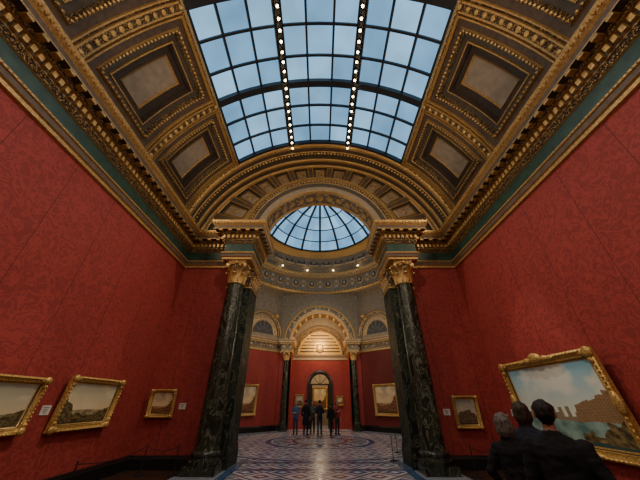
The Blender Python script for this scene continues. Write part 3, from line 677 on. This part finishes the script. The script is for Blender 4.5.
# ------------------------------------------------------------------ people
simple("skin", (.48, .27, .18), .5, 0, 8, .1, .05)
simple("coat_black", (.007, .007, .008), .9, 0, 12, .4, .5); simple("coat_navy", (.012, .016, .03), .85, 0, 12, .3, .4)
simple("coat_grey", (.07, .065, .06), .8, 0, 12, .3, .4); simple("jacket_red", (.22, .03, .02), .8, 0, 12, .3, .4)
simple("jeans", (.03, .045, .08), .8, 0, 20, .3, .3); simple("trousers", (.015, .014, .014), .8, 0, 20, .3, .3); simple("shirt_blue", (.06, .12, .22), .8, 0, 12, .3, .3)
simple("shoe", (.012, .01, .009), .4, 0, 8, .2, .05)
def hairmat(n, c):
    m, nt, b = newmat(n); v = coords(nt, scale=(60, 60, 8)); q = N(nt, "ShaderNodeTexNoise"); q.inputs["Scale"].default_value = 2; L(nt, v, q.inputs["Vector"])
    L(nt, ramp(nt, q.outputs["Fac"], [(.35, [x*.45 for x in c]), (.65, [x*1.5 for x in c])]), b.inputs["Base Color"]); b.inputs["Roughness"].default_value = .6; bump(nt, b, q.outputs["Fac"], .8, .01)
hairmat("hair_dark", (.010, .007, .006)); hairmat("hair_grey", (.17, .145, .12)); hairmat("hair_brown", (.045, .025, .015)); hairmat("hair_blond", (.25, .17, .08))
simple("eye_white", (.8, .8, .78), .3, 0, 4, .02, 0); simple("lip", (.35, .12, .10), .5, 0, 4, .05, 0)
def person(name, x, y, face, Ht, top, bottom, hair, longh=False, coat=False, yaw=0, arm=("down", "down"), stride=.0, vox=.02, bulk=1.0, nod=0):
    s = Ht/1.75; root = bpy.data.objects.new(name, None); bpy.context.collection.objects.link(root)
    mb = MB(); B = bulk
    rings = [(.84, .155*B, .115*B, 0, 0), (.92, .172*B, .13*B, 0, -.01), (1.0, .165*B, .125*B, 0, 0), (1.1, .155*B, .12*B, 0, .005), (1.22, .17*B, .125*B, 0, .005), (1.32, .185*B, .13*B, 0, 0), (1.385, .185*B, .115*B, 0, -.005), (1.43, .145*B, .09*B, 0, -.01), (1.465, .095*B, .072*B, 0, -.01), (1.50, .062, .060, 0, -.005)]
    if coat: rings = [(.5, .22*B, .18*B, 0, 0), (.65, .205*B, .165*B, 0, 0), (.8, .19*B, .15*B, 0, 0)] + rings[1:]
    mb.loft(rings, top, 20)
    for k in range(10):
        a = -pi/2 + (k-4.5)*.5; a2 = a+.5
        mb.tube((.068*cos(a), -.012+.068*sin(a), 1.49-.012*abs(k-4.5)/2), (.068*cos(a2), -.012+.068*sin(a2), 1.49-.012*abs(k-3.5)/2), .018, .018, top, 8, 2)
    hands = []
    for sg, mode in zip((-1, 1), arm):
        sh = Vector((sg*.172*B, -.005, 1.365))
        if mode == "down": el = Vector((sg*.245*B, -.03, 1.11)); wr = Vector((sg*.25*B, .05, .87)); fd = Vector((0, .15, -1))
        elif mode == "hold": el = Vector((sg*.235*B, -.02, 1.12)); wr = Vector((sg*.10, .24, 1.17)); fd = Vector((-sg*.5, .5, .5))
        elif mode == "pocket": el = Vector((sg*.29*B, -.07, 1.13)); wr = Vector((sg*.19*B, .06, .93)); fd = Vector((-sg*.2, .2, -1))
        else: el = Vector((sg*.24*B, -.02, 1.12)); wr = Vector((-sg*.02, .17, 1.10)); fd = Vector((-sg*1, .05, .1))
        mb.tube(sh, el, .066*B, .052*B, top, 12); mb.tube(el, wr, .052*B, .036*B, top, 12)
        fd.normalize(); mb.tube(wr-fd*.01, wr+fd*.03, .026, .024, "skin", 8); hands.append((sg, wr, fd))
    for sg in (-1, 1):
        hp = Vector((sg*.088*B, 0, .90)); kn = Vector((sg*.10, .03+sg*stride*.5, .49)); an = Vector((sg*.105, -.01+sg*stride, .09))
        mb.tube(hp, kn, .095*B, .066, bottom, 14); mb.tube(kn, an, .064, .048, bottom, 14)
        mb.tube(an+Vector((0, -.035, -.045)), an+Vector((sg*.02, .14, -.055)), .042, .034, "shoe", 10)
        mb.tube(an, an+Vector((0, -.01, -.04)), .045, .045, "shoe", 10)
    HM = Matrix.Translation((0, -.005, 1.53)) @ Matrix.Rotation(radians(yaw), 4, 'Z') @ Matrix.Rotation(radians(nod), 4, 'X')
    def hp_(p): return HM @ Vector(p)
    R3 = HM.to_3x3()
    mb.tube((0, -.01, 1.46), hp_((0, -.005, .04)), .056, .054, "skin", 12)
    mb.ell(hp_((0, .0, .12)), (.076, .095, .105), "skin", R3, 16, 10)
    mb.ell(hp_((0, .035, .055)), (.054, .055, .05), "skin", R3, 12, 8)
    mb.tube(hp_((0, .092, .125)), hp_((0, .108, .095)), .009, .014, "skin", 8)
    mb.ell(hp_((0, .085, .14)), (.05, .014, .012), "skin", R3, 10, 5)
    for sg in (-1, 1): mb.ell(hp_((sg*.086, -.005, .105)), (.013, .022, .036), "skin", R3, 8, 6)
    mb.ell(hp_((0, -.02, .145)), (.088, .102, .092), hair, R3, 16, 10)
    mb.ell(hp_((0, -.055, .105)), (.078, .068, .078), hair, R3, 14, 8)
    if longh:
        mb.ell(hp_((0, -.05, .06)), (.10, .075, .11), hair, R3, 14, 8)
        mb.ell(hp_((0, -.025, .13)), (.10, .10, .098), hair, R3, 14, 8)
        for sg in (-1, 1): mb.ell(hp_((sg*.078, -.01, .065)), (.034, .055, .095), hair, R3, 10, 8)
    else:
        for sg in (-1, 1): mb.ell(hp_((sg*.076, .005, .15)), (.014, .03, .035), hair, R3, 8, 6)
    mb.tube(hp_((-.04, .07, .195)), hp_((.045, .068, .195)), .022, .02, hair, 8)
    src = mb.finish(name+"_src"); me = src.data
    vkd = kdtree.KDTree(sum(len(p.vertices)+1 for p in me.polygons)); lab = []
    for p in me.polygons:
        vkd.insert(p.center, len(lab)); lab.append(p.material_index)
        for vi in p.vertices:
            vkd.insert(me.vertices[vi].co*.6+p.center*.4, len(lab)); lab.append(p.material_index)
    vkd.balance()
    rm = src.modifiers.new("r", 'REMESH'); rm.mode = 'VOXEL'; rm.voxel_size = vox
    sm = src.modifiers.new("s", 'SMOOTH'); sm.factor = .5; sm.iterations = 3
    dg = bpy.context.evaluated_depsgraph_get(); nm = bpy.data.meshes.new_from_object(src.evaluated_get(dg))
    mats = [m_ for m_ in me.materials]; names = [m_.name for m_ in mats]
    bpy.data.objects.remove(src)
    nm.materials.clear()
    for m_ in mats: nm.materials.append(m_)
    kind = {}
    for p in nm.polygons:
        p.material_index = lab[vkd.find(p.center)[1]]; p.use_smooth = True
        for vi in p.vertices: kind[vi] = names[p.material_index]
    offs = []
    for vtx in nm.vertices:
        k = kind.get(vtx.index, "")
        if k.startswith("hair"): o_ = mnoise.noise(Vector((vtx.co.x*30, vtx.co.y*30, vtx.co.z*16)))*.011
        elif k in (top, bottom): o_ = (mnoise.noise(Vector((vtx.co.x*7+3, vtx.co.y*7, vtx.co.z*13)))*.014 + mnoise.noise(Vector((vtx.co.x*20, vtx.co.y*20+x, vtx.co.z*34)))*.005)
        else: o_ = 0
        offs.append(vtx.normal.copy()*o_)
    for vtx, o_ in zip(nm.vertices, offs): vtx.co += o_
    nm.name = name+"_body"
    ob = bpy.data.objects.new("body", nm); bpy.context.collection.objects.link(ob); ob.parent = root
    fb = MB()
    for sg in (-1, 1):
        fb.ell(hp_((sg*.03, .078, .118)), (.013, .012, .009), "eye_white", R3, 10, 6); fb.ell(hp_((sg*.03, .087, .118)), (.006, .005, .006), "hair_dark", R3, 8, 5)
        fb.tube(hp_((sg*.016, .090, .137)), hp_((sg*.046, .080, .137)), .004, .003, hair, 6, 2)
    fb.ell(hp_((0, .088, .062)), (.022, .007, .007), "lip", R3, 10, 5)
    fb.finish("face", True, root)
    hb = MB()
    for sg, wr, fd in hands:
        across = Vector((0, 1, 0)) - fd*fd.y; across.normalize(); nrm = fd.cross(across)*(-sg)
        Rm = Matrix((across, nrm, fd)).transposed()
        hb.ell(wr+fd*.06, (.042, .017, .052), "skin", Rm, 12, 8)
        for k, ln in enumerate((.068, .078, .073, .058)):
            p0 = wr+fd*.095+across*(.03-.02*k); p1 = p0+fd*ln*.5+nrm*.008; p2 = p1+fd*ln*.35+nrm*.028
            hb.tube(p0-fd*.02, p1, .0095, .0085, "skin", 7, 2); hb.tube(p1, p2, .0085, .0065, "skin", 7, 2)
        p0 = wr+fd*.04+across*.03; p1 = p0+fd*.035+across*.03; p2 = p1+fd*.03+nrm*.01
        hb.tube(p0, p1, .012, .010, "skin", 7, 2); hb.tube(p1, p2, .010, .0075, "skin", 7, 2)
    hb.finish("hands", True, root)
    root.location = (x, y, 0); root.rotation_euler = (0, 0, radians(face)); root.scale = (s, s, s)
    return root
person("man_in_black_coat", 2.09, 2.95, -42, 1.61, "coat_black", "trousers", "hair_dark", coat=True, bulk=1.2, vox=.010, arm=("hold", "hold"), yaw=6)
person("woman_with_grey_hair", 2.09, 3.66, -50, 1.49, "coat_black", "trousers", "hair_grey", longh=True, coat=True, bulk=1.02, vox=.010, arm=("pocket", "fold"), yaw=-8)
person("woman_with_brown_hair", 2.62, 4.1, -60, 1.60, "coat_navy", "jeans", "hair_brown", longh=True, bulk=1.0, vox=.014, arm=("fold", "down"), yaw=10)
person("visitor_in_dark_coat", -3.3, 12.1, 20, 1.70, "coat_black", "trousers", "hair_dark", coat=True, vox=.02)
person("visitor_in_blue", -1.42, 18.7, 160, 1.68, "shirt_blue", "jeans", "hair_blond", longh=True, vox=.022, arm=("fold", "fold"))
person("visitor_in_black_coat", -.82, 18.6, -20, 1.76, "coat_black", "trousers", "hair_dark", coat=True, vox=.022)
person("visitor_in_grey", -.45, 19.2, 170, 1.66, "coat_grey", "trousers", "hair_brown", longh=True, vox=.022, arm=("hold", "down"))
person("visitor_with_folded_arms", -.02, 18.5, 10, 1.72, "coat_navy", "jeans", "hair_dark", vox=.022, arm=("fold", "fold"), stride=.08)
person("visitor_in_red_jacket", 1.0, 18.9, -140, 1.68, "jacket_red", "trousers", "hair_brown", longh=True, vox=.022, arm=("down", "hold"))
person("visitor_walking", .62, 18.2, 30, 1.6, "coat_black", "trousers", "hair_dark", vox=.022, stride=.15)
# ------------------------------------------------------------------ lights
def light(kind, name, loc, energy, col, target=None, **kw):
    d = bpy.data.lights.new(name, kind); d.energy = energy; d.color = col
    for k, v in kw.items(): setattr(d, k, v)
    o = bpy.data.objects.new(name, d); bpy.context.collection.objects.link(o); o.location = loc
    if target is not None: o.rotation_euler = (Vector(target)-Vector(loc)).to_track_quat('-Z', 'Y').to_euler()
    return o
WARM = (1, .80, .58); i = 0
for sg in (-1, 1):
    for yy in (-1.5, 1.2, 3.9, 6.6):
        light('SPOT', "spot_lamp" if i == 0 else "spot_lamp.%03d" % i, (-sg*1.3, yy, 11.35), 680, WARM, (sg*5.4, yy+1.0, 2.3), spot_size=radians(56), spot_blend=1.0, shadow_soft_size=.12); i += 1
    light('SPOT', "spot_lamp.%03d" % i, (sg*1.3, 3.5, 11.35), 480, WARM, (sg*4.2, 9.6, 3.4), spot_size=radians(45), spot_blend=.9, shadow_soft_size=.12); i += 1
for k, (src_, tg, e_, sz_) in enumerate((((1.3, 6.8, 11.35), (5.3, 6.84, 1.6), 900, 17), ((-1.3, 7.1, 11.35), (-5.3, 7.18, 1.6), 520, 12), ((-1.3, 5.0, 11.35), (-5.3, 4.95, 1.5), 520, 12))):
    light('SPOT', "added_picture_spot" + ("" if k == 0 else ".%03d" % k), src_, e_, (1, .93, .82), tg, spot_size=radians(sz_), spot_blend=.7, shadow_soft_size=.08)  # extra spots added to brighten the paintings
for k, sg in enumerate((-1, 1)):
    o = light('AREA', "added_vault_fill" + ("" if k == 0 else ".001"), (sg*4.8, 1.8, 7.72), 150, (1, .80, .58), (-sg*4.2, 1.8, 9.4), shape='RECTANGLE', size=.08, size_y=13)  # unseen strips added to brighten the opposite vault, no fixture there
    dirv = (Vector((-sg*4.2, 1.8, 9.4))-o.location).normalized(); ax = Vector((0, 1, 0)); zz = -dirv; xx = ax.cross(zz).normalized()
    o.rotation_euler = Matrix((xx, ax, zz)).transposed().to_euler()
light('AREA', "added_vault_fill.002", (0, -4.9, 7.9), 150, (1, .82, .62), (0, 9.6, 10.2), shape='RECTANGLE', size=6, size_y=.1)  # added fill light aimed at the end arch, no fixture there
light('POINT', "passage_lamp", (0, 21.6, 5.6), 140, (1, .64, .30), shadow_soft_size=.15)
light('POINT', "room_beyond_lamp", (0, 24.8, 3.9), 90, (1, .75, .45), shadow_soft_size=.15)
for k, (xx, yy) in enumerate(((-3, 18), (3, 18), (0, 19.5))):
    light('SPOT', "rotunda_spot_lamp" + ("" if k == 0 else ".%03d" % k), (xx*.5, 14.5, 11.0), 660, WARM, (xx*1.5, yy+2, 2.2 if xx else 5), spot_size=radians(50), spot_blend=.8, shadow_soft_size=.12)
for k, (a, b_) in enumerate((((-4.9, 16), (3, 18)), ((4.9, 16), (-3, 18)))):
    light('AREA', "added_rotunda_fill" + ("" if k == 0 else ".001"), (a[0], a[1], 5.8), 135, (1, .86, .68), (b_[0], b_[1], 10.0), shape='RECTANGLE', size=.1, size_y=4)  # unseen area lights added to lift the upper rotunda
light('SPOT', "rotunda_spot_lamp.003", (0, 13.0, 12.0), 360, (.95, .97, 1), (0, 15.0, 0), spot_size=radians(80), spot_blend=.8, shadow_soft_size=.3)
w = bpy.data.worlds.new("world"); bpy.context.scene.world = w; w.use_nodes = True
w.node_tree.nodes["Background"].inputs[0].default_value = (.25, .35, .5, 1); w.node_tree.nodes["Background"].inputs[1].default_value = .3
# ------------------------------------------------------------------ camera
cd = bpy.data.cameras.new("camera"); cd.sensor_width = 36; cd.lens = 36*265/640; cd.clip_start = .05
co = bpy.data.objects.new("camera", cd); bpy.context.collection.objects.link(co)
co.location = (0, 0, H0); co.rotation_euler = (radians(90+31.5), 0, 0)
bpy.context.scene.camera = co
